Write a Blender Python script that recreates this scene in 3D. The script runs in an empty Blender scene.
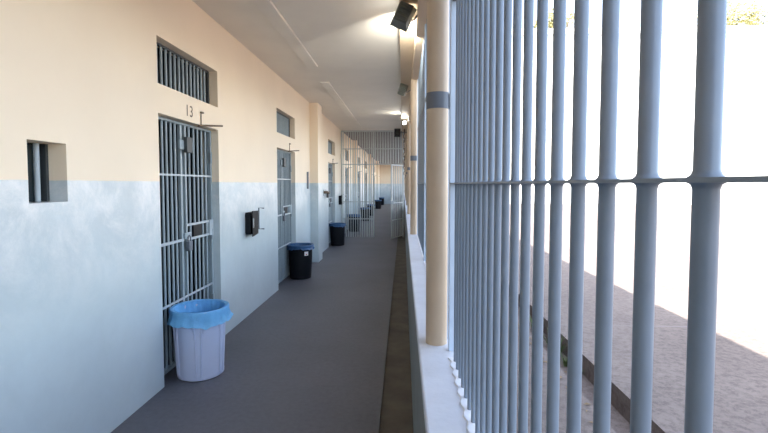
import bpy, bmesh, math, random
from mathutils import Vector, Matrix
random.seed(7)
S = bpy.context.scene
COL = S.collection
PI = math.pi
H = 1.55            # eye height

# ------------------------------------------------------------------ materials
def new_mat(name):
    m = bpy.data.materials.new(name); m.use_nodes = True
    nt = m.node_tree
    b = nt.nodes['Principled BSDF']
    return m, nt, b
def nd(nt, t, **kw):
    n = nt.nodes.new(t)
    for k, v in kw.items(): setattr(n, k, v)
    return n
def ramp(nt, fac, stops):
    r = nd(nt, 'ShaderNodeValToRGB')
    els = r.color_ramp.elements
    while len(els) < len(stops): els.new(0.5)
    for e, (p, c) in zip(els, stops):
        e.position = p; e.color = (c[0], c[1], c[2], 1)
    nt.links.new(fac, r.inputs[0]); return r.outputs[0]
def noise(nt, scale, detail=4, rough=.55, vec=None, dist=0):
    n = nd(nt, 'ShaderNodeTexNoise'); n.inputs['Scale'].default_value = scale
    n.inputs['Detail'].default_value = detail; n.inputs['Roughness'].default_value = rough
    n.inputs['Distortion'].default_value = dist
    if vec is None:
        g = nd(nt, 'ShaderNodeNewGeometry'); vec = g.outputs['Position']
    nt.links.new(vec, n.inputs['Vector']); return n.outputs['Fac']
def bump(nt, b, h, strength, dist=.01):
    n = nd(nt, 'ShaderNodeBump'); n.inputs['Strength'].default_value = strength
    n.inputs['Distance'].default_value = dist
    nt.links.new(h, n.inputs['Height']); nt.links.new(n.outputs[0], b.inputs['Normal'])
def mix(nt, fac, a, c, mode='MIX'):
    n = nd(nt, 'ShaderNodeMix', data_type='RGBA', blend_type=mode)
    for s, v in ((0, fac), (6, a), (7, c)):
        if hasattr(v, 'links') or hasattr(v, 'is_linked'): nt.links.new(v, n.inputs[s])
        else: n.inputs[s].default_value = v if s == 0 else (v[0], v[1], v[2], 1)
    return n.outputs[2]
def simple(name, c, rough=.5, metal=0, var=.08, scale=12, bmp=.0, spec=None, trans=0):
    m, nt, b = new_mat(name)
    f = noise(nt, scale)
    lo = [x*(1-var) for x in c]; hi = [min(1, x*(1+var)) for x in c]
    nt.links.new(ramp(nt, f, [(.3, lo), (.7, hi)]), b.inputs['Base Color'])
    b.inputs['Roughness'].default_value = rough; b.inputs['Metallic'].default_value = metal
    if spec is not None: b.inputs['Specular IOR Level'].default_value = spec
    if trans: b.inputs['Transmission Weight'].default_value = trans
    if bmp: bump(nt, b, noise(nt, scale*4), bmp)
    return m
PAINT_Z = 1.572
def wall_paint(name, upper, lower, scuff=True, rough=.38):
    m, nt, b = new_mat(name)
    g = nd(nt, 'ShaderNodeNewGeometry'); sp = nd(nt, 'ShaderNodeSeparateXYZ')
    nt.links.new(g.outputs['Position'], sp.inputs[0])
    n1 = noise(nt, 1.3, 3)
    up = ramp(nt, n1, [(.3, [x*.97 for x in upper]), (.7, [min(1, x*1.02) for x in upper])])
    n2 = noise(nt, 2.2, 6, .65, dist=.3)
    lo = ramp(nt, n2, [(.3, [x*.93 for x in lower]), (.7, [x*1.05 for x in lower])])
    if scuff:
        # pale plaster rubbed through the blue paint, in a belt just under the paint line
        n3 = noise(nt, 2.6, 10, .74, dist=.35)
        sc = ramp(nt, n3, [(.42, (0, 0, 0)), (.60, (1, 1, 1))])
        mr = nd(nt, 'ShaderNodeMapRange'); nt.links.new(sp.outputs[2], mr.inputs[0])
        for i, v in ((1, .75), (2, 1.45), (3, 0), (4, .85)): mr.inputs[i].default_value = v
        mm = nd(nt, 'ShaderNodeMath', operation='MULTIPLY')
        nt.links.new(sc, mm.inputs[0]); nt.links.new(mr.outputs[0], mm.inputs[1])
        lo = mix(nt, mm.outputs[0], lo, (.80, .815, .81))
    mp = nd(nt, 'ShaderNodeMath', operation='GREATER_THAN'); mp.inputs[1].default_value = PAINT_Z
    nz = noise(nt, 14, 2)
    ad = nd(nt, 'ShaderNodeMath', operation='MULTIPLY_ADD'); ad.inputs[1].default_value = .006
    nt.links.new(nz, ad.inputs[0]); nt.links.new(sp.outputs[2], ad.inputs[2])
    nt.links.new(ad.outputs[0], mp.inputs[0])
    nt.links.new(mix(nt, mp.outputs[0], lo, up), b.inputs['Base Color'])
    rr = nd(nt, 'ShaderNodeMapRange'); nt.links.new(mp.outputs[0], rr.inputs[0])
    rr.inputs[3].default_value = rough; rr.inputs[4].default_value = .75
    nt.links.new(rr.outputs[0], b.inputs['Roughness'])
    b.inputs['IOR'].default_value = 1.62
    bump(nt, b, noise(nt, 6, 8, .65), .25, .012)
    return m
M_WALL = wall_paint('painted_plaster', (.95, .81, .625), (.545, .625, .655), rough=.30)
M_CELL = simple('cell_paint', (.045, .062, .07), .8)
M_BEAM = simple('beige_plaster', (.60, .47, .33), .7, var=.05, scale=3, bmp=.1)
M_COLUMN = simple('beige_column_paint', (.52, .40, .28), .45, var=.06, scale=6)
M_CEIL = simple('ceiling_plaster', (.80, .75, .66), .8, var=.05, scale=1.2, bmp=.08)
M_CEIL_DIM = simple('dimmed_ceiling_plaster', (.24, .235, .23), .8, var=.08, scale=1.2, bmp=.1)  # dim light past the gate painted in as a darker ceiling grey
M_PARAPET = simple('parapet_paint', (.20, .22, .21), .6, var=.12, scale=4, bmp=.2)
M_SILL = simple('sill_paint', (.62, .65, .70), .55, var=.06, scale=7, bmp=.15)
M_POST = simple('sky_lit_post_blue', (.42, .51, .62), .35, var=.04)  # paler than the bars: sky reflection on the posts put into the colour
M_LITSILL = simple('lit_sill_white', (.76, .79, .84), .6, var=.04, scale=20, bmp=.1)  # near-white: daylight on the sill between the bar feet, painted in
M_DRAIN = simple('drain_channel_cement', (.115, .098, .078), .8, var=.25, scale=5, bmp=.3)
M_BARS = simple('blue_grey_steel_paint', (.185, .23, .285), .35, var=.05, scale=20)
M_DBARS = simple('door_steel_paint', (.30, .37, .41), .4, var=.06, scale=20)
M_LSTEEL = simple('pale_steel_paint', (.44, .50, .54), .4, var=.05, scale=20)
M_DSTEEL = simple('dark_steel', (.05, .06, .065), .5, var=.1, scale=20)
M_GATE = simple('pale_gate_paint', (.50, .53, .52), .4, var=.05, scale=20)
M_STRAP = simple('grey_strap_steel', (.13, .15, .18), .5, var=.08, scale=20)
M_BLACK = simple('black_plastic', (.006, .007, .010), .5, var=.1, spec=.25)
M_FLOOD = simple('dark_olive_casing', (.12, .13, .11), .45, var=.1, scale=15)
M_TUB = simple('pale_lilac_plastic', (.60, .66, .84), .4, var=.03, scale=3)
M_LABEL = simple('paper_label', (.85, .82, .80), .6, var=.02)
M_RED = simple('label_red', (.55, .08, .06), .6, var=.02)
M_INK = simple('brown_marking_paint', (.16, .11, .07), .7, var=.2, scale=60)
M_WEED = simple('weed_leaf', (.07, .10, .03), .6, var=.3, scale=9)
M_TREE = simple('tree_leaf', (.30, .27, .11), .6, var=.25, scale=2)
M_BARK = simple('tree_bark', (.12, .09, .06), .85, var=.2, scale=8)
M_BUILD = simple('white_render', (.82, .82, .80), .8, var=.02, scale=.5)
M_DEBRIS = simple('dry_leaf', (.22, .15, .08), .8, var=.3, scale=9)
M_GLASSDK = simple('dark_window_glass', (.03, .05, .06), .15, var=.05)
M_CHROME = simple('bright_metal', (.7, .72, .74), .25, 1, var=.03)
def liner_mat(name, c, tr=.25):
    m, nt, b = new_mat(name)
    nt.links.new(ramp(nt, noise(nt, 9, 3), [(.3, [x*.85 for x in c]), (.7, [min(1, x*1.15) for x in c])]), b.inputs['Base Color'])
    b.inputs['Roughness'].default_value = .32
    t = nd(nt, 'ShaderNodeBsdfTranslucent'); t.inputs[0].default_value = (*c, 1)
    mx = nd(nt, 'ShaderNodeMixShader'); mx.inputs[0].default_value = tr
    nt.links.new(b.outputs[0], mx.inputs[1]); nt.links.new(t.outputs[0], mx.inputs[2])
    nt.links.new(mx.outputs[0], nt.nodes['Material Output'].inputs[0])
    bump(nt, b, noise(nt, 30, 4, dist=1.5), .35, .01)
    return m
M_LINER = liner_mat('sky_blue_bin_liner', (.22, .58, .95), .3)
M_LINER2 = liner_mat('navy_blue_bin_liner', (.05, .14, .30))
# corridor floor
def floor_mat():
    m, nt, b = new_mat('grey_floor_paint')
    a = ramp(nt, noise(nt, 1.1, 4), [(.3, (.108, .109, .123)), (.7, (.136, .135, .153))])
    s = ramp(nt, noise(nt, 26, 6, .7), [(.35, (.82, .82, .82)), (.6, (1, 1, 1))])
    nt.links.new(mix(nt, 1.0, a, s, 'MULTIPLY'), b.inputs['Base Color'])
    b.inputs['Roughness'].default_value = .55
    bump(nt, b, noise(nt, 60, 4), .15, .004); return m
M_FLOOR = floor_mat()
def yard_mat():
    m, nt, b = new_mat('yard_concrete')
    a = ramp(nt, noise(nt, .8, 6, .6), [(.3, (.125, .096, .084)), (.7, (.185, .147, .128))])
    s = ramp(nt, noise(nt, 16, 8, .8), [(.40, (.62, .6, .58)), (.55, (1, 1, 1))])
    g = nd(nt, 'ShaderNodeNewGeometry'); sp = nd(nt, 'ShaderNodeSeparateXYZ')
    nt.links.new(g.outputs['Position'], sp.inputs[0])
    md = nd(nt, 'ShaderNodeMath', operation='PINGPONG'); md.inputs[1].default_value = 1.25
    nt.links.new(sp.outputs[1], md.inputs[0])
    lt = nd(nt, 'ShaderNodeMath', operation='LESS_THAN'); lt.inputs[1].default_value = .02
    nt.links.new(md.outputs[0], lt.inputs[0])
    c = mix(nt, 1.0, a, s, 'MULTIPLY')
    nt.links.new(mix(nt, lt.outputs[0], c, (.16, .13, .12)), b.inputs['Base Color'])
    b.inputs['Roughness'].default_value = .85
    bump(nt, b, noise(nt, 20, 8), .3, .01); return m
M_YARD = yard_mat()
def emit(name, c, s):
    m, nt, b = new_mat(name)
    b.inputs['Base Color'].default_value = (*c, 1)
    b.inputs['Emission Color'].default_value = (*c, 1); b.inputs['Emission Strength'].default_value = s
    return m
M_LAMP = emit('lit_lamp_glass', (1, 1, .95), 7)

# ------------------------------------------------------------------ mesh builder
class MB:
    def __init__(s): s.v = []; s.f = []
    def box(s, x0, x1, y0, y1, z0, z1):
        n = len(s.v)
        s.v += [(x, y, z) for z in (z0, z1) for y in (y0, y1) for x in (x0, x1)]
        for q in ((0, 2, 3, 1), (4, 5, 7, 6), (0, 1, 5, 4), (2, 6, 7, 3), (0, 4, 6, 2), (1, 3, 7, 5)):
            s.f.append(tuple(n+i for i in q))
        return s
    def quad(s, a, b, c, d):
        n = len(s.v); s.v += [a, b, c, d]; s.f.append((n, n+1, n+2, n+3)); return s
    def tube(s, pts, r, seg=12, cap=True):
        pts = [Vector(p) for p in pts]; rs = r if isinstance(r, (list, tuple)) else [r]*len(pts)
        n0 = len(s.v); up = None
        for i, p in enumerate(pts):
            d = (pts[min(i+1, len(pts)-1)]-pts[max(i-1, 0)]).normalized()
            if up is None: up = Vector((1, 0, 0)) if abs(d.x) < .9 else Vector((0, 1, 0))
            a = d.cross(up).normalized(); b = d.cross(a).normalized(); up = -b if False else up
            for k in range(seg):
                t = 2*PI*k/seg
                s.v.append(tuple(p+(a*math.cos(t)+b*math.sin(t))*rs[i]))
        for i in range(len(pts)-1):
            for k in range(seg):
                k2 = (k+1) % seg; o = n0+i*seg
                s.f.append((o+k, o+k2, o+seg+k2, o+seg+k))
        if cap:
            s.f.append(tuple(n0+k for k in range(seg)))
            o = n0+(len(pts)-1)*seg; s.f.append(tuple(o+k for k in range(seg-1, -1, -1)))
        return s
    def lathe(s, prof, seg=64, fn=None, cx=0, cy=0, capb=True, close=False):
        n0 = len(s.v)
        for (r, z) in prof:
            for k in range(seg):
                t = 2*PI*k/seg
                rr, zz = (r, z) if fn is None else fn(r, z, t)
                s.v.append((cx+rr*math.cos(t), cy+rr*math.sin(t), zz))
        for i in range(len(prof)-1):
            for k in range(seg):
                k2 = (k+1) % seg; o = n0+i*seg
                s.f.append((o+k, o+k2, o+seg+k2, o+seg+k))
        if capb: s.f.append(tuple(n0+k for k in range(seg-1, -1, -1)))
        return s
    def build(s, name, mat, parent=None, smooth=False, bevel=0, loc=None):
        me = bpy.data.meshes.new(name); me.from_pydata(s.v, [], s.f); me.update()
        bm = bmesh.new(); bm.from_mesh(me); bmesh.ops.recalc_face_normals(bm, faces=bm.faces); bm.to_mesh(me); bm.free()
        o = bpy.data.objects.new(name, me); COL.objects.link(o)
        me.materials.append(mat)
        if smooth:
            for p in me.polygons: p.use_smooth = True
            me.set_sharp_from_angle(angle=math.radians(50))
        if bevel:
            b = o.modifiers.new('bevel', 'BEVEL'); b.width = bevel; b.segments = 2; b.limit_method = 'ANGLE'
        if parent: o.parent = parent
        if loc: o.location = loc
        return o
def tag(o, label=None, cat=None, group=None, kind=None):
    if label: o['label'] = label
    if cat: o['category'] = cat
    if group: o['group'] = group
    if kind: o['kind'] = kind
    return o
def empty(name, loc, rz=0):
    o = bpy.data.objects.new(name, None); COL.objects.link(o)
    o.empty_display_size = .1; o.location = loc; o.rotation_euler = (0, 0, rz); return o
def copy_tree(o, parent=None):
    c = o.copy(); COL.objects.link(c)
    if parent: c.parent = parent
    for ch in list(o.children): copy_tree(ch, c)
    return c

# ------------------------------------------------------------------ setting
W = -1.82; YB = -3.2; YE = 35.0; CEIL = 3.13
DOORS = [0.1, 3.30, 6.46, 10.92, 14.12, 18.2, 21.5, 25.2, 28.4, 32.2]
DW = 1.09; DH = 2.08; W0, W1 = 2.30, 2.65; REC = .09
holes = []
for d in DOORS:
    holes.append((d, d+DW, 0, DH)); holes.append((d, d+DW, W0, W1))
SLOT = (2.115, 2.37, 1.455, 1.767); holes.append(SLOT)
ys = sorted({YB, YE} | {h[0] for h in holes} | {h[1] for h in holes})
zs = sorted({0, CEIL} | {h[2] for h in holes} | {h[3] for h in holes})
def inhole(y, z): return any(a < y < b and c < z < d for a, b, c, d in holes)
w = MB(); TH = .16
for i in range(len(ys)-1):
    for j in range(len(zs)-1):
        y0, y1, z0, z1 = ys[i], ys[i+1], zs[j], zs[j+1]
        if not inhole((y0+y1)/2, (z0+z1)/2):
            w.quad((W, y0, z0), (W, y1, z0), (W, y1, z1), (W, y0, z1))
            w.quad((W-TH, y0, z0), (W-TH, y0, z1), (W-TH, y1, z1), (W-TH, y1, z0))
for a, b, c, d in holes:
    w.quad((W, a, c), (W, a, d), (W-TH, a, d), (W-TH, a, c))
    w.quad((W, b, c), (W-TH, b, c), (W-TH, b, d), (W, b, d))
    w.quad((W, a, d), (W, b, d), (W-TH, b, d), (W-TH, a, d))
    if c > 0: w.quad((W, a, c), (W-TH, a, c), (W-TH, b, c), (W, b, c))
wl = w.build('wall_left', M_WALL)
bm = bmesh.new(); bm.from_mesh(wl.data); bmesh.ops.remove_doubles(bm, verts=bm.verts, dist=1e-4)
bmesh.ops.recalc_face_normals(bm, faces=bm.faces); bm.to_mesh(wl.data); bm.free()
tag(wl, 'long left corridor wall, cream above and pale blue-grey gloss paint below', 'wall', kind='structure')
for k, y in enumerate((8.77, 16.2, 23.6, 30.5)):
    o = MB().box(W-.02, W+.16, y, y+.42, 0, CEIL).build('trim_%d' % (k+3), M_WALL, bevel=.008)
    tag(o, ['first', 'second', 'third', 'fourth'][k] + ' shallow pilaster down the left wall, cream over blue-grey', 'pilaster', kind='structure')
# dark cells behind the left wall (closed volume with partitions)
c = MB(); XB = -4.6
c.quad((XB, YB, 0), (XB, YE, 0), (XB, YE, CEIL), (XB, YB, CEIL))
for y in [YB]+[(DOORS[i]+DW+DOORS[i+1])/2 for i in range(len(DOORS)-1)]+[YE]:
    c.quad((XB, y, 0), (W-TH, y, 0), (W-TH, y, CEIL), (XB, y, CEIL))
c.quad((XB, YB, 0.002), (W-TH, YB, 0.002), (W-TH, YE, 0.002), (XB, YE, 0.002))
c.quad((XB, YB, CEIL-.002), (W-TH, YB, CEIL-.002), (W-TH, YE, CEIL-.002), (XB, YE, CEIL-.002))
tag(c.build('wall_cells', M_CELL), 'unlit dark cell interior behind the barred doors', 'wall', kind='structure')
# floor with the drain channel along the parapet
tag(MB().box(XB, -.15, YB, YE, -.12, 0).build('floor', M_FLOOR), 'grey painted concrete corridor floor', 'floor', kind='structure')
tag(MB().box(-.15, .10, YB, YE, -.12, -.018).build('floor_channel', M_DRAIN), 'brown cement drain channel between the floor and the parapet', 'drain channel', kind='structure')
# ceiling, roof
tag(MB().box(-6.5, .34, YB-1, YE+.4, CEIL, 3.30).build('ceiling', M_CEIL), 'off-white plaster corridor ceiling', 'ceiling', kind='structure')
tag(MB().box(-1.285, -1.14, YB, 6.05, CEIL-.022, CEIL+.01).build('trim_1', M_CEIL, bevel=.004), 'nearer flat cover strip along the ceiling', 'ceiling strip', kind='structure')
tag(MB().box(-1.28, -1.15, 7.0, 12.6, CEIL-.02, CEIL+.01).build('trim_2', M_CEIL, bevel=.004), 'farther flat cover strip along the ceiling', 'ceiling strip', kind='structure')
tag(MB().box(W-.02, .30, 13.5, YE, CEIL-.012, CEIL+.01).build('ceiling_far', M_CEIL_DIM), 'ceiling beyond the gate, its dimness put into a darker grey', 'ceiling', kind='structure')  # thin added layer carrying the painted dimness of the far ceiling
# right side: parapet, sill, lintel beam
PX0, PX1 = .065, .27; SZ = .89
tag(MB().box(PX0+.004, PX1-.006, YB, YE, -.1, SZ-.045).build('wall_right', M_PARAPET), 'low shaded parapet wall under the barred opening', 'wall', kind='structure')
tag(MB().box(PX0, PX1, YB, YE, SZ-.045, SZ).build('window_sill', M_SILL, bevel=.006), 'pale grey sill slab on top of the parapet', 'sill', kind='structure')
b = MB().box(-.035, .115, YB, YE, 3.05, CEIL)
b.box(.115, .30, YB, YE, 2.89, CEIL)
tag(b.build('wall_right_beam', M_BEAM), 'beige stepped beam above the barred opening', 'beam', kind='structure')
# ends
e = MB().box(W-.1, .36, YE, YE+.3, 0, CEIL)
tag(e.build('wall_end', M_WALL), 'far end wall of the corridor, beige above blue-grey', 'wall', kind='structure')
tag(MB().box(-6.5, .36, YB-.3, YB, 0, CEIL).build('wall_back', M_WALL), 'corridor wall behind the viewpoint', 'wall', kind='structure')
tag(MB().box(-6.5, XB-.02, YB, YE+.4, -.1, CEIL).build('wall_outer', M_BUILD), 'outer wall of the cell block', 'wall', kind='structure')
# yard ground with sunken gutter
g = MB()
g.box(PX1-.006, 1.34, -20, 80, -.5, -.01)
g.box(1.34, 1.65, -20, 80, -.5, -.19)
g.box(1.65, 60, -20, 80, -.5, -.01)
tag(g.build('ground', M_YARD), 'weathered brownish concrete yard with a sunken gutter', 'ground', kind='structure')

# painted number above the first door
cu = bpy.data.curves.new('painted_number', 'FONT'); cu.body = '13'; cu.size = .135; cu.extrude = .0008
cu.space_character = 1.1
me = bpy.data.meshes.new_from_object(bpy.data.objects.new('tmp', cu)); me.name = 'painted_number'
o = bpy.data.objects.new('painted_number', me); COL.objects.link(o); me.materials.append(M_INK)
o.rotation_euler = (PI/2, 0, PI/2); o.location = (W+.001, 3.72, 2.125); o.parent = wl
tag(o, 'brown hand-painted 13 above the nearest barred door')

# ------------------------------------------------------------------ barred doors
def shaft(x, y, z0, z1, r, seg=10): return MB().tube([(x, y, z0), (x, y, z1)], r, seg)
def make_door():
    r = empty('door_1', (W-REC, 0, 0))
    f = MB()
    for y0, y1 in ((0.002, .02), (DW-.03, DW-.002)): f.box(-.02, .02, y0, y1, 0, DH-.004)
    f.box(-.02, .02, .02, DW-.03, DH-.025, DH-.004)
    f.box(-.018, .018, .02, DW-.03, .03, .06)
    f.build('frame', M_DBARS, r, bevel=.003)
    st = MB().box(-.014, .012, .478, .510, .06, DH-.025).box(-.014, .012, .556, .585, .06, DH-.025)
    st.build('lock_stile', M_DBARS, r, bevel=.002)
    y = [.083+.0715*k for k in range(6)][:5] + [.655+.0815*k for k in range(5)]
    y = [.075, .14, .205, .27, .34, .408] + [.655, .742, .822, .903, .985]
    for yy in y: shaft(0, yy, .05, DH-.02, .0105).build('bar', M_DBARS, r, smooth=True)
    for z in (1.625, .565):
        MB().box(.008, .02, .03, DW-.03, z-.008, z+.008).build('rail', M_LSTEEL, r)
    MB().box(.008, .02, .03, .50, 1.057, 1.079).build('rail', M_LSTEEL, r)
    h = MB().box(.008, .022, .55, DW-.03, 1.180, 1.20).box(.008, .022, .55, DW-.03, 1.052, 1.072)
    hat = h.build('food_hatch_frame', M_LSTEEL, r)
    MB().box(-.012, .014, .69, .865, 1.072, 1.180).build('hatch_opening', M_BLACK, hat)
    MB().box(.0, .03, 1.0, DW-.01, 1.05, 1.20).build('hatch_plate', M_LSTEEL, hat, bevel=.002)
    lp = MB().box(.012, .035, .43, .66, 1.845, 1.925).build('lock_plate', M_DBARS, r, bevel=.003)
    MB().box(.030, .062, .50, .60, 1.82, 1.955).build('lock_case', M_DSTEEL, lp, bevel=.004)
    hp = MB().box(.012, .03, .50, .62, 1.075, 1.125).build('hasp', M_DBARS, r, bevel=.003)
    pk = MB().box(.025, .055, .52, .585, .965, 1.05)
    pk.tube([(.04, .53, 1.05), (.04, .53, 1.085), (.04, .552, 1.10), (.04, .574, 1.085), (.04, .574, 1.05)], .006, 8)
    pk.build('padlock', M_STRAP, hp, bevel=.004)
    for z in (.35, 1.0, 1.75):
        shaft(.022, DW-.03, z, z+.11, .012).build('hinge', M_DBARS, r, smooth=True)
    a = MB().tube([(REC-.01, .69, 2.075+.0), (REC+.10, .95, 2.102)], .008, 8)
    a.tube([(REC+.006, .70, 2.078), (REC+.006, .705, 2.20)], .005, 8)
    a.box(REC-.003, REC+.02, .695, .735, 2.185, 2.198)
    a.build('bracket_arm', M_INK, r)
    return r
names = ['behind the viewpoint', 'nearest in view, with the blue-lined pale bin before it', 'second in view, with a black bin before it',
         'just past the first pilaster, third in view', 'first beyond the corridor gate', 'second beyond the corridor gate',
         'third beyond the corridor gate', 'fourth beyond the corridor gate', 'fifth beyond the corridor gate', 'last, beside the far end wall']
proto = make_door()
# window grille
def make_win():
    r = empty('window_1', (W-REC-.004, 0, W0))
    f = MB().box(-.012, .012, .002, .022, .002, W1-W0-.002).box(-.012, .012, DW-.03, DW-.002, .002, W1-W0-.002)
    f.box(-.012, .012, .022, DW-.03, .33, .348).box(-.012, .012, .022, DW-.03, .002, .02)
    f.build('frame', M_DSTEEL, r)
    for k in range(14):
        shaft(0, .085+k*.0705, .01, .34, .0115).build('bar', M_DBARS, r, smooth=True)
    return r
wproto = make_win()
for k, d in enumerate(DOORS):
    o = proto if k == 0 else copy_tree(proto)
    o.name = 'door_%d' % (k+1); o.location.y = d
    tag(o, 'grey steel barred cell door, ' + names[k], 'door', kind='structure')
    o = wproto if k == 0 else copy_tree(wproto)
    o.name = 'window_%d' % (k+1); o.location.y = d
    tag(o, 'small barred vent window over the cell door ' + names[k].split(',')[0], 'window', kind='structure')
# slot window beside the first door
r = empty('window_11', (W-REC-.02, SLOT[0], SLOT[2]))
tag(r, 'small square wall opening with pale bar left of the nearest door', 'window', kind='structure')
MB().box(-.04, -.03, .002, .253, .002, .31).build('pane', M_GLASSDK, r)
f = MB().box(-.02, .01, .002, .02, .002, .31).box(-.02, .01, .235, .253, .002, .31)
f.build('frame', M_DSTEEL, r)
for y in (.185,): shaft(0, y, .002, .31, .014).build('bar', M_LSTEEL, r, smooth=True)
shaft(0, .075, .002, .31, .014).build('bar', M_LSTEEL, r, smooth=True)

# ------------------------------------------------------------------ right hand bars
BX = .196; BR = .0077; P = .0709; PANW = 1.97
def make_grille(full=True):
    r = empty('window_grille', (BX, 0, SZ))
    top = 2.89-SZ
    MB().box(-.015, .015, 0, .026, 0, top).build('end_post', M_POST, r, bevel=.002)
    MB().box(-.015, .015, PANW-.028, PANW-.002, 0, top).build('end_post', M_POST, r, bevel=.002)
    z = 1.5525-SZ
    mo = MB(); n_ = 26*8  # added scalloped strip, shaped like the lit sill patches between bar feet
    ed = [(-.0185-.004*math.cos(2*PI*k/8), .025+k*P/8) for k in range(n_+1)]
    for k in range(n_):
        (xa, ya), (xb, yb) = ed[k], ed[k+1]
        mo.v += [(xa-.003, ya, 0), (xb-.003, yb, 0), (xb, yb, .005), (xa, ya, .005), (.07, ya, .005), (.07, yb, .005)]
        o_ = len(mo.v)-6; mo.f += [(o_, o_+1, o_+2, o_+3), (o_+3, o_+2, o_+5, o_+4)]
    mb_ = mo.build('lit_sill_strip', M_LITSILL, r)
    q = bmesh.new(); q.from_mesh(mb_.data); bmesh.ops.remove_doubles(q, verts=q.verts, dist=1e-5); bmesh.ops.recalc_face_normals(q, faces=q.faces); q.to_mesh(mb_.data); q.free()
    rail = MB().box(-.016, .016, .02, PANW-.02, z-.0016, z+.0016)
    rail.build('middle_rail', M_BARS, r)
    MB().box(-.008, .012, .02, PANW-.02, 2.245-SZ, 2.275-SZ).build('upper_rail', M_STRAP, r)
    for k in range(26):
        y = .0605+k*P
        m = MB().lathe([(BR, 0), (BR, z-.006), (BR*1.12, z-.003), (BR*1.45, z-.0015), (BR*1.5, z), (BR*1.45, z+.0018), (BR*1.15, z+.0035), (BR, z+.0065), (BR, top)], 20, cy=y)
        m.build('bar', M_BARS, r, smooth=True)
    return r
# bar positions: first seen bars at y = .300, .371, ... ; end post at 1.785
starts = [-.186, 1.90, 3.88, 5.97, 7.95, 9.98, 11.95]
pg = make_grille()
lab = ['nearest large blue-grey barred panel filling the right of the picture',
       'blue-grey barred panel just past the nearest beige column',
       'blue-grey barred panel second past the nearest column, before the next column',
       'blue-grey barred panel just past the second beige column',
       'blue-grey barred panel between second and third columns, farther half',
       'blue-grey barred panel just past the third beige column',
       'blue-grey barred panel ending at the corridor gate']
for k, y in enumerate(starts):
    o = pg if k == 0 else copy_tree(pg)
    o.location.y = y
    tag(o, lab[k], 'window bars', 'barred panels along the parapet')
# far panels beyond the gate: one mesh each, parts too small to show
fm = MB(); fm.box(-.015, .015, 0, .03, 0, 2.0).box(-.015, .015, 3.9, 3.93, 0, 2.0).box(-.01, .01, .03, 3.9, .66, .666)
for k in range(38): fm.tube([(0, .12+k*.1, 0), (0, .12+k*.1, 2.0)], .008, 6)
fg = None
for k, y in enumerate((14.1, 18.1, 22.1, 26.1, 30.1)):
    if fg is None: fg = fm.build('window_grille', M_BARS, loc=(BX, y, SZ)); o = fg
    else: o = fg.copy(); COL.objects.link(o); o.location.y = y
    tag(o, 'distant blue-grey barred panel on the parapet beyond the gate, %s' % ['next to the gate', 'second from the gate', 'third from the gate', 'second from the end wall', 'next to the end wall'][k], 'window bars', 'barred panels along the parapet')

# ------------------------------------------------------------------ beige columns on the sill
def make_column():
    r = empty('support_column', (.140, 0, SZ))
    MB().lathe([(.044, 0), (.044, 2.0)], 40).build('shaft', M_COLUMN, r, smooth=True)
    s = MB().lathe([(.0465, .963), (.0465, 1.028)], 40, capb=False)
    s.lathe([(.0445, 1.028), (.0465, 1.028)], 40, capb=False); s.lathe([(.0445, .963), (.0465, .963)], 40, capb=False)
    s.box(.030, .050, -.02, .02, .968, 1.023)
    s.build('strap', M_STRAP, r, smooth=True)
    return r
cp = make_column()
for k, y in enumerate((1.858, 5.91, 9.93, 13.9, 17.95, 22.0, 26.0, 30.0)):
    o = cp if k == 0 else copy_tree(cp)
    o.location.y = y
    tag(o, 'round beige column with grey strap on the sill, ' + ['nearest and largest', 'second nearest', 'third nearest', 'just past the gate', 'second past the gate', 'third past the gate', 'fourth past the gate', 'fifth past the gate'][k], 'column', 'beige columns on the sill')

# ------------------------------------------------------------------ waste bins
def bin_body(rb, rt, h, mat, parent, ridges=True):
    seg = 288 if ridges else 72
    def fn(r, z, t):
        if not ridges or z < .03 or z > h-.03: return r, z
        a = (t/(2*PI)*6+.18) % 1.0; u = abs(a-.5)*2/.80      # six arched panels round the tub
        v = z/(h-.085); q = (u**7+v**7)**(1/7)
        if abs(q-1) < .055: return r+.010*(1-abs(q-1)/.055)**.6, z
        return (r-.002 if q < 1 else r), z
    prof = [(rb-.012, 0), (rb, .008)]
    n = 60 if ridges else 8
    for i in range(n+1):
        z = .02+(h-.04)*i/n; prof.append((rb+(rt-rb)*z/h, z))
    prof += [(rt+.004, h-.012), (rt+.018, h-.008), (rt+.018, h+.004), (rt-.002, h+.006), (rt-.006, h-.01), (rb-.006, .012), (0.001, .010)]
    m = MB().lathe(prof, seg, fn)
    return m.build('tub', mat, parent, smooth=True)
def liner(rt, h, mat, parent, seed, drop=.115, flare=.022):
    rnd = random.Random(seed); ph = [rnd.uniform(0, 6.28) for _ in range(8)]
    def wob(t, a): return a*(math.sin(3*t+ph[0])+.6*math.sin(7*t+ph[1])+.5*math.sin(13*t+ph[2])+.4*math.sin(23*t+ph[3]))
    prof = [(rt+flare+.016, h-drop), (rt+flare+.010, h-drop+.012), (rt+flare+.002, h-drop*.6), (rt+.021, h-.025), (rt+.023, h-.004), (rt+.018, h+.009), (rt+.006, h+.010),
            (rt-.010, h+.004), (rt-.014, h-.03), (rt-.020, h-.09), (rt-.035, h-.20), (rt-.06, h-.33), (rt-.12, h-.42), (.01, h-.44)]
    N = len(prof)
    def fn(r, z, t):
        i = [k for k, p in enumerate(prof) if p == (r, z)][0]
        if i < 2: return r+wob(t, .006)+.003*math.sin(19*t+1), z+wob(t, .010)
        if i == 2: return r+wob(t, .004)+.002*math.sin(31*t), z
        if i in (3, 4, 5, 6): return r+wob(t, .0008), z+wob(t, .0012)
        if i > 7: return max(.002, r+wob(t+.25*i, .005)+.003*math.sin(29*t+i)), z
        return r, z
    m = MB().lathe(prof, 96, fn, capb=False)
    o = m.build('bin_liner', mat, parent, smooth=True)
    return o
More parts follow.
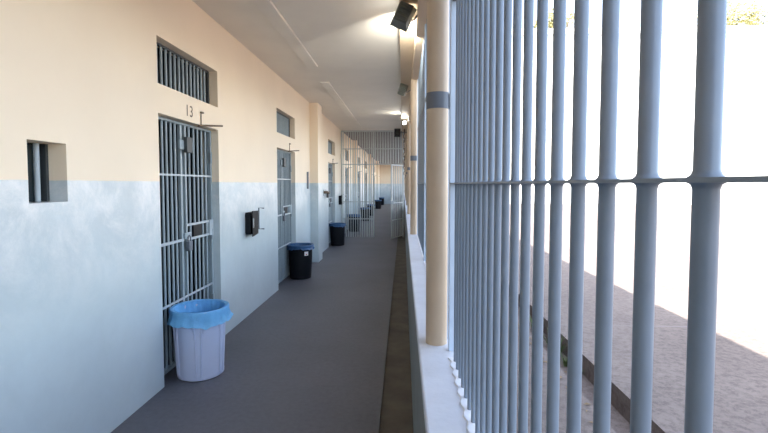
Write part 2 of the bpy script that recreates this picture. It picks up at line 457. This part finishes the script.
def make_bin(x, y, black, seed, label, s=1.0, sticker=False, rz=0):
    r = empty('waste_bin', (x, y, 0), rz)
    bin_body(.168*s, .192*s, .548, M_BLACK if black else M_TUB, r, ridges=not black)
    liner(.192*s, .548, M_LINER2 if black else M_LINER, r, seed, drop=.06 if black else .102, flare=.012 if black else .026)
    if sticker:
        m = MB(); R0 = .1885*s; n = 6
        for zz0, zz1, a0, a1 in ((.39, .455, -.18, .18),):
            for i in range(n):
                t0 = -.84+a0+(a1-a0)*i/n; t1 = -.84+a0+(a1-a0)*(i+1)/n
                m.quad((R0*math.cos(t0), R0*math.sin(t0), zz0), (R0*math.cos(t1), R0*math.sin(t1), zz0), (R0*1.004*math.cos(t1), R0*1.004*math.sin(t1), zz1), (R0*1.004*math.cos(t0), R0*1.004*math.sin(t0), zz1))
        st = m.build('sticker', M_LABEL, r); st['label'] = 'white paper sticker with a red mark'
        m = MB(); t0, t1 = -.92, -.78; q = R0+.001
        m.quad((q*math.cos(t0), q*math.sin(t0), .405), (q*math.cos(t1), q*math.sin(t1), .405), (q*1.003*math.cos(t1), q*1.003*math.sin(t1), .42), (q*1.003*math.cos(t0), q*1.003*math.sin(t0), .42))
        m.build('sticker_mark', M_RED, st)
    tag(r, label, 'waste bin', 'waste bins along the left wall')
    return r
make_bin(-1.655, 3.565, False, 1, 'pale lilac ribbed bin with bright blue liner by the nearest barred door', 1.07)
b2 = make_bin(-1.69, 7.33, True, 2, 'black bin with navy liner and white sticker by the second cell door', 1.03, sticker=True)
b3 = make_bin(-1.655, 11.30, True, 3, 'plain black bin with pale blue liner just before the corridor gate', 1.02)
for k, (y, x) in enumerate(((14.65, -1.60), (18.95, -1.59), (21.95, -1.58), (28.1, -1.55), (33.3, -1.58))):
    o = copy_tree(b3); o.location = (x, y, 0); o.rotation_euler.z = 1.1*k
    tag(o, 'small black bin seen through the gate bars, ' + ['nearest to the gate', 'second beyond the gate', 'third beyond the gate', 'fourth beyond the gate', 'farthest, by the end wall'][k], 'waste bin', 'waste bins along the left wall')

# ------------------------------------------------------------------ wall boxes and brackets
def wall_box(y, label, blabel):
    r = empty('wall_box', (W, y, .955))
    MB().box(0, .066, .05, .29, .01, .265).build('casing', M_BLACK, r, bevel=.005)
    f = MB()      # lid standing a little open, hinged on the far side
    f.v += [(.068, .29, .0), (.068, .29, .275), (.088, .03, .285), (.088, .03, -.012), (.075, .29, .0), (.075, .29, .275), (.096, .03, .285), (.096, .03, -.012)]
    f.f += [(0, 1, 2, 3), (4, 7, 6, 5), (0, 3, 7, 4), (1, 5, 6, 2), (3, 2, 6, 7), (0, 4, 5, 1)]
    lid = f.build('lid', M_BLACK, r)
    MB().box(.094, .105, .035, .06, .09, .20).build('latch_strip', M_CHROME, lid)
    MB().box(.0, .064, .044, .052, .03, .245).build('side_plate', M_BLACK, r)
    tag(r, label, 'wall box', 'black wall boxes between cell doors')
    br = MB().tube([(W+.070, y+.54, 1.245), (W+.006, y+.53, 1.25), (W+.004, y+.53, .985), (W+.070, y+.54, .985)], .0085, 8)
    o = br.build('wall_bracket', M_STRAP, smooth=True)
    tag(o, blabel, 'bracket', 'thin C-shaped brackets on the left wall')
wall_box(5.06, 'black open wall box with flaps between the two nearest doors', 'thin grey C-shaped bracket right of the nearer black wall box')
wall_box(12.62, 'black open wall box near the corridor gate', 'thin C-shaped bracket on the wall at the corridor gate')
o = MB().box(W-.002, W+.02, 8.46, 8.56, 1.46, 1.78).build('wall_plate', M_STRAP, bevel=.003)
tag(o, 'narrow upright grey plate across the paint line beside the pilaster', 'plate')
# sliding bolt at third door
r = empty('sliding_bolt', (W, 10.2, 1.33))
MB().box(-.002, .012, .0, .34, -.05, .09).build('bolt_plate', M_LSTEEL, r, bevel=.003)
MB().tube([(.04, -.05, .03), (.04, .72, .03)], .014, 10).build('bolt_rod', M_INK, r, smooth=True)
k = MB()
for y in (.02, .22): k.box(.01, .062, y, y+.05, .0, .06)
k.build('bolt_guide', M_INK, r, bevel=.003)
MB().box(.03, .075, .26, .38, -.10, .02).build('padlock', M_DSTEEL, r, bevel=.006)
MB().tube([(.05, .12, .03), (.13, .12, .0)], .012, 10).build('bolt_handle', M_INK, r, smooth=True)
tag(r, 'rusty sliding bolt and padlock beside the third cell door', 'door bolt')

# ------------------------------------------------------------------ corridor gate
GY = 13.1
r = empty('corridor_gate', (0, GY, 0))
tag(r, 'full-height pale barred gate across the corridor with its leaf ajar', 'gate')
XL, XR = W+.015, .03; OL = -.84
f = MB().box(XL, XL+.045, -.02, .02, 0, 3.09).box(XR-.04, XR, -.02, .02, 0, 3.045)
f.box(XL, -.06, -.02, .02, 3.06, 3.10).box(OL-.04, OL, -.02, .02, 0, 3.06)
f.build('gate_frame', M_GATE, r, bevel=.003)
for z, x1 in ((2.57, -.01), (2.12, -.01), (1.03, OL), (.53, OL)):
    MB().box(XL+.03, x1, -.012, .012, z-.012, z+.012).build('gate_rail', M_GATE, r)
n = 13
for i in range(n):
    x = XL+.045+(OL-.04-XL-.045)*(i+.5)/n
    shaft(x, 0, 0, 3.07, .0115, 8).build('gate_bar', M_GATE, r, smooth=True)
for i in range(11):
    x = OL+.03+i*.075
    shaft(x, 0, 2.11, 3.04 if x > -.06 else 3.07, .0115, 8).build('gate_bar', M_GATE, r, smooth=True)
ang = math.atan2(-.80, -.31)
leaf = MB(); LL = .83; dx, dy = math.cos(ang), math.sin(ang)
def lp(t, z): return (XR-.045+dx*t, -.03+dy*t, z)
def lbar(t0, z0, t1, z1, rr): return MB().tube([lp(t0, z0), lp(t1, z1)], rr, 8)
m = MB()
for t in (0.0, LL): m.tube([lp(t, .05), lp(t, 2.08)], .018, 8)
for z in (.06, 2.07): m.tube([lp(0, z), lp(LL, z)], .016, 8)
lf = m.build('gate_leaf', M_GATE, r, smooth=True); lf['label'] = 'barred gate leaf standing open against the parapet'
for i in range(9):
    t = .13*(i+1)
    if t < LL-.03: lbar(t, .06, t, 2.07, .010).build('leaf_bar', M_GATE, lf, smooth=True)
for z in (1.02, .55): lbar(0, z, LL, z, .013).build('leaf_rail', M_GATE, lf, smooth=True)
MB().box(*[v for v in (lp(LL, 0)[0]-.03, lp(LL, 0)[0]+.06, lp(LL, 0)[1]-.03, lp(LL, 0)[1]+.03, 1.0, 1.10)]).build('leaf_latch', M_LSTEEL, lf, bevel=.004)

# ------------------------------------------------------------------ floodlights
def flood(loc, s, tilt, label, lit=True, turn=0, roll=0, mat=None):
    r = empty('floodlight', loc); r.rotation_euler = (0, 0, turn)
    # casing: tapered box, back towards -Y, glass to +Y, tilted
    def T(x, y, z):
        c_, s_ = math.cos(tilt), math.sin(tilt)
        y, z = y*c_-z*s_, y*s_+z*c_
        cr, sr = math.cos(roll), math.sin(roll)
        return ((x*cr-z*sr)*s, y*s, (x*sr+z*cr)*s)
    m = MB()
    m.v += [T(-.065, -.07, -.09), T(.065, -.07, -.09), T(.065, -.07, .09), T(-.065, -.07, .09),
            T(-.09, .05, -.12), T(.09, .05, -.12), T(.09, .05, .12), T(-.09, .05, .12)]
    m.f += [(0, 1, 2, 3), (4, 7, 6, 5), (0, 4, 5, 1), (1, 5, 6, 2), (2, 6, 7, 3), (3, 7, 4, 0)]
    m.build('casing', mat or M_FLOOD, r, bevel=.006)
    m = MB()
    for k in range(5):
        z = -.07+k*.035
        a = [T(-.05, -.085, z-.004), T(.05, -.085, z-.004), T(.05, -.068, z-.004), T(-.05, -.068, z-.004)]
        b_ = [T(-.05, -.085, z+.004), T(.05, -.085, z+.004), T(.05, -.068, z+.004), T(-.05, -.068, z+.004)]
        o_ = len(m.v); m.v += a+b_
        for q in ((0, 1, 2, 3), (4, 7, 6, 5), (0, 4, 5, 1), (1, 5, 6, 2), (2, 6, 7, 3), (3, 7, 4, 0)): m.f.append(tuple(o_+i for i in q))
    m.build('cooling_fins', M_FLOOD, r)
    m = MB(); m.v += [T(-.075, .052, -.10), T(.075, .052, -.10), T(.075, .052, .10), T(-.075, .052, .10), T(-.075, .058, -.10), T(.075, .058, -.10), T(.075, .058, .10), T(-.075, .058, .10)]
    for q in ((0, 1, 2, 3), (4, 7, 6, 5), (0, 4, 5, 1), (1, 5, 6, 2), (2, 6, 7, 3), (3, 7, 4, 0)): m.f.append(q)
    m.build('lamp_glass', M_LAMP if lit else M_GLASSDK, r)
    sg = -1 if turn else 1
    m = MB().tube([T(.085*sg, 0, -.02), T(.11*sg, 0, 0), ((.125-loc[0])*sg, 0, .01)], .008*s, 8)
    m.build('mounting_arm', M_STRAP, r, smooth=True)
    tag(r, label, 'floodlight', 'floodlights along the beam')
    return r
def lamp_light(loc, target, power, size=.1, spread=180):
    l = bpy.data.lights.new('lamp_beam', 'AREA'); l.energy = power; l.size = size; l.color = (1, .98, .9); l.spread = math.radians(spread)
    o = bpy.data.objects.new('lamp_beam', l); COL.objects.link(o); o.location = loc
    o.rotation_euler = (Vector(target)-Vector(loc)).to_track_quat('-Z', 'Y').to_euler()
flood((0, 3.78, 2.94), .88, -.05, 'nearest dark floodlight, lit, on the beam above the corridor', roll=-.42)
lamp_light((.03, 4.12, 2.88), (.06, 4.6, 3.06), 3.5, .08, 110)
flood((-.01, 6.8, 2.95), .72, .5, 'second dark floodlight along the beam, unlit, halfway to the gate', lit=False, roll=-.35)
flood((.03, 10.5, 2.95), .45, .5, 'third small floodlight along the beam, facing back towards a bright ceiling streak', turn=PI)
lamp_light((.0, 10.25, 2.98), (-.1, 9.8, 3.13), 1.5, .06)
flood((-.16, 12.7, 2.99), 1.0, .0, 'black unlit floodlight in front of the gate top', lit=False, mat=M_BLACK)
# cables beside the gate
m = MB()
pts = [(.03, 12.4, 3.04)]
for i in range(24): pts.append((.03+.018*math.sin(i*1.9), 12.5+.03*math.sin(i*1.1), 3.0-i*.052))
m.tube(pts, .011, 8)
pts = [(.045, 12.3, 3.04)]
for i in range(20): pts.append((.03+.022*math.cos(i*1.3), 12.45+.03*math.cos(i*1.7), 2.97-i*.05))
m.tube(pts, .009, 8)
for z in (2.7, 2.5, 2.28): m.box(.01, .055, 12.42, 12.5, z, z+.05)
tag(m.build('hanging_cable', M_INK, smooth=True), 'tangled dark cable hanging beside the gate post', 'cable')

# ------------------------------------------------------------------ yard beyond the bars
def weed(x, y, s, seed, lab):
    rn = random.Random(seed); m = MB()
    for i in range(26):
        a = rn.uniform(0, 2*PI); L = s*rn.uniform(.5, 1); tilt = rn.uniform(.1, .8); wd = s*.05
        p0 = Vector((rn.uniform(-.02, .02), rn.uniform(-.02, .02), 0)); d = Vector((math.cos(a)*math.sin(tilt), math.sin(a)*math.sin(tilt), math.cos(tilt)))
        sd = Vector((-math.sin(a), math.cos(a), 0))*wd
        prev = (p0-sd*.5, p0+sd*.5)
        for k in range(1, 4):
            c_ = p0+d*L*k/3+Vector((math.cos(a), math.sin(a), -.6))*(k/3)**2*L*.25
            w_ = sd*(1-k/3.2)*.9
            m.quad(tuple(prev[0]), tuple(prev[1]), tuple(c_+w_), tuple(c_-w_)); prev = (c_-w_, c_+w_)
    o = m.build('weed', M_WEED, loc=(x, y, -.192))
    tag(o, lab, 'weed', 'weeds in the yard gutter')
WL = ['nearest', 'second nearest', 'third nearest', 'fourth nearest', 'farthest']
for i, (x, y, s) in enumerate(((1.58, 4.05, .12), (1.56, 4.3, .20), (1.57, 4.55, .26), (1.58, 4.85, .28), (1.56, 5.3, .26))):
    weed(x, y, s, i, 'green weed tuft growing in the gutter, %s of the row' % WL[i])
rn = random.Random(5); m = MB()
for i in range(260):
    x = 1.22+rn.random()*.40; y = 2.2+rn.random()*4.5; a = rn.uniform(0, 6.28); s = rn.uniform(.012, .03)
    z = -.006 if x < 1.34 else -.184
    if (x > 1.31 and x < 1.37) or x > 1.5: continue
    dx, dy = math.cos(a)*s, math.sin(a)*s
    m.quad((x-dx, y-dy, z), (x+dy*.5, y-dx*.5, z+.006), (x+dx, y+dy, z+.002), (x-dy*.5, y+dx*.5, z+.008))
tag(m.build('leaf_litter', M_DEBRIS), 'scattered dry leaf litter along the gutter', 'leaf litter', kind='stuff')
# far white block across the yard
r = empty('white_building', (0, 36, 0))
tag(r, 'tall white sunlit building closing off the yard', 'building')
MB().box(1.5, 44, 0, 9, -.01, 13.1).build('wall', M_BUILD, r)
MB().box(1.3, 44.2, -.2, 9.2, 13.1, 13.55).build('cornice', M_BUILD, r)
def tree(x, y, h, R, seed, n, lab):
    rn = random.Random(seed)
    r = empty('tree', (x, y, 0))
    t = MB().tube([(0, 0, -.01), (.1, .1, h*.4), (.3, -.1, h*.75)], [.35, .28, .15], 10)
    for k in range(5):
        a = k*1.26+.4; t.tube([(.2, 0, h*(.5+.05*k)), (math.cos(a)*R*.5, math.sin(a)*R*.5, h*(.72+.03*k))], [.12, .04], 6)
    t.build('trunk', M_BARK, r, smooth=True)
    m = MB()
    blobs = [(rn.uniform(-.6, .6)*R, rn.uniform(-.5, .5)*R, h*.8+rn.uniform(-.5, .5)*R*.8, R*rn.uniform(.35, .6)) for _ in range(11)]
    for i in range(n):
        bx, by, bz, br = rn.choice(blobs)
        d = Vector((rn.gauss(0, 1), rn.gauss(0, 1), rn.gauss(0, 1))).normalized()*br*rn.uniform(.75, 1.03)
        p = Vector((bx, by, bz))+d; s = rn.uniform(.12, .24)
        u = Vector((rn.gauss(0, 1), rn.gauss(0, 1), rn.gauss(0, 1))).normalized()
        v = u.orthogonal().normalized()*s*.5; u = u*s
        m.quad(tuple(p-u), tuple(p-v), tuple(p+u), tuple(p+v))
    m.build('foliage', M_TREE, r)
    tag(r, lab, 'tree', 'trees rising above the white building')
for i, (x, y, h, R, n, l) in enumerate(((17.2, 52, 23.5, 3.0, 6000, 'leftmost'), (24.0, 52, 21.0, 1.6, 2500, 'small middle one'), (38.5, 54, 24.5, 7.0, 14000, 'large rightmost one'))):
    tree(x, y, h, R, 11+i, n, 'pale yellow-green tree above the white building, ' + l)

# ------------------------------------------------------------------ light
wd = bpy.data.worlds.new('sky'); S.world = wd; wd.use_nodes = True
nt = wd.node_tree; bg = nt.nodes['Background']
sk = nt.nodes.new('ShaderNodeTexSky'); sk.sky_type = 'NISHITA'; sk.sun_disc = False
sk.sun_elevation = math.radians(46); sk.sun_rotation = math.radians(240); sk.air_density = 1.0; sk.dust_density = 2.0
hs = nt.nodes.new('ShaderNodeHueSaturation'); hs.inputs['Saturation'].default_value = .72
nt.links.new(sk.outputs[0], hs.inputs['Color']); nt.links.new(hs.outputs[0], bg.inputs[0]); bg.inputs[1].default_value = .34
sun = bpy.data.lights.new('sun', 'SUN'); sun.energy = 9.0; sun.angle = math.radians(.6); sun.color = (1, .95, .86)
so = bpy.data.objects.new('sun', sun); COL.objects.link(so)
tosun = Vector((-2.94, -1.7, 3.31))
so.rotation_euler = tosun.to_track_quat('Z', 'Y').to_euler()

# ------------------------------------------------------------------ camera
cam = bpy.data.cameras.new('camera'); co = bpy.data.objects.new('camera', cam); COL.objects.link(co)
cam.sensor_width = 36; cam.lens = 36*450/768; cam.shift_y = -.01536; cam.clip_start = .02; cam.clip_end = 300
co.location = (0, 0, H); co.rotation_euler = (math.radians(90-2.6337), 0, math.radians(2.4152))
S.camera = co
S.view_settings.view_transform = 'Standard'; S.view_settings.look = 'None'
S.view_settings.exposure = 1.70; S.view_settings.gamma = 1; S.view_settings.use_curve_mapping = False
S.cycles.diffuse_bounces = 8; S.cycles.max_bounces = 12
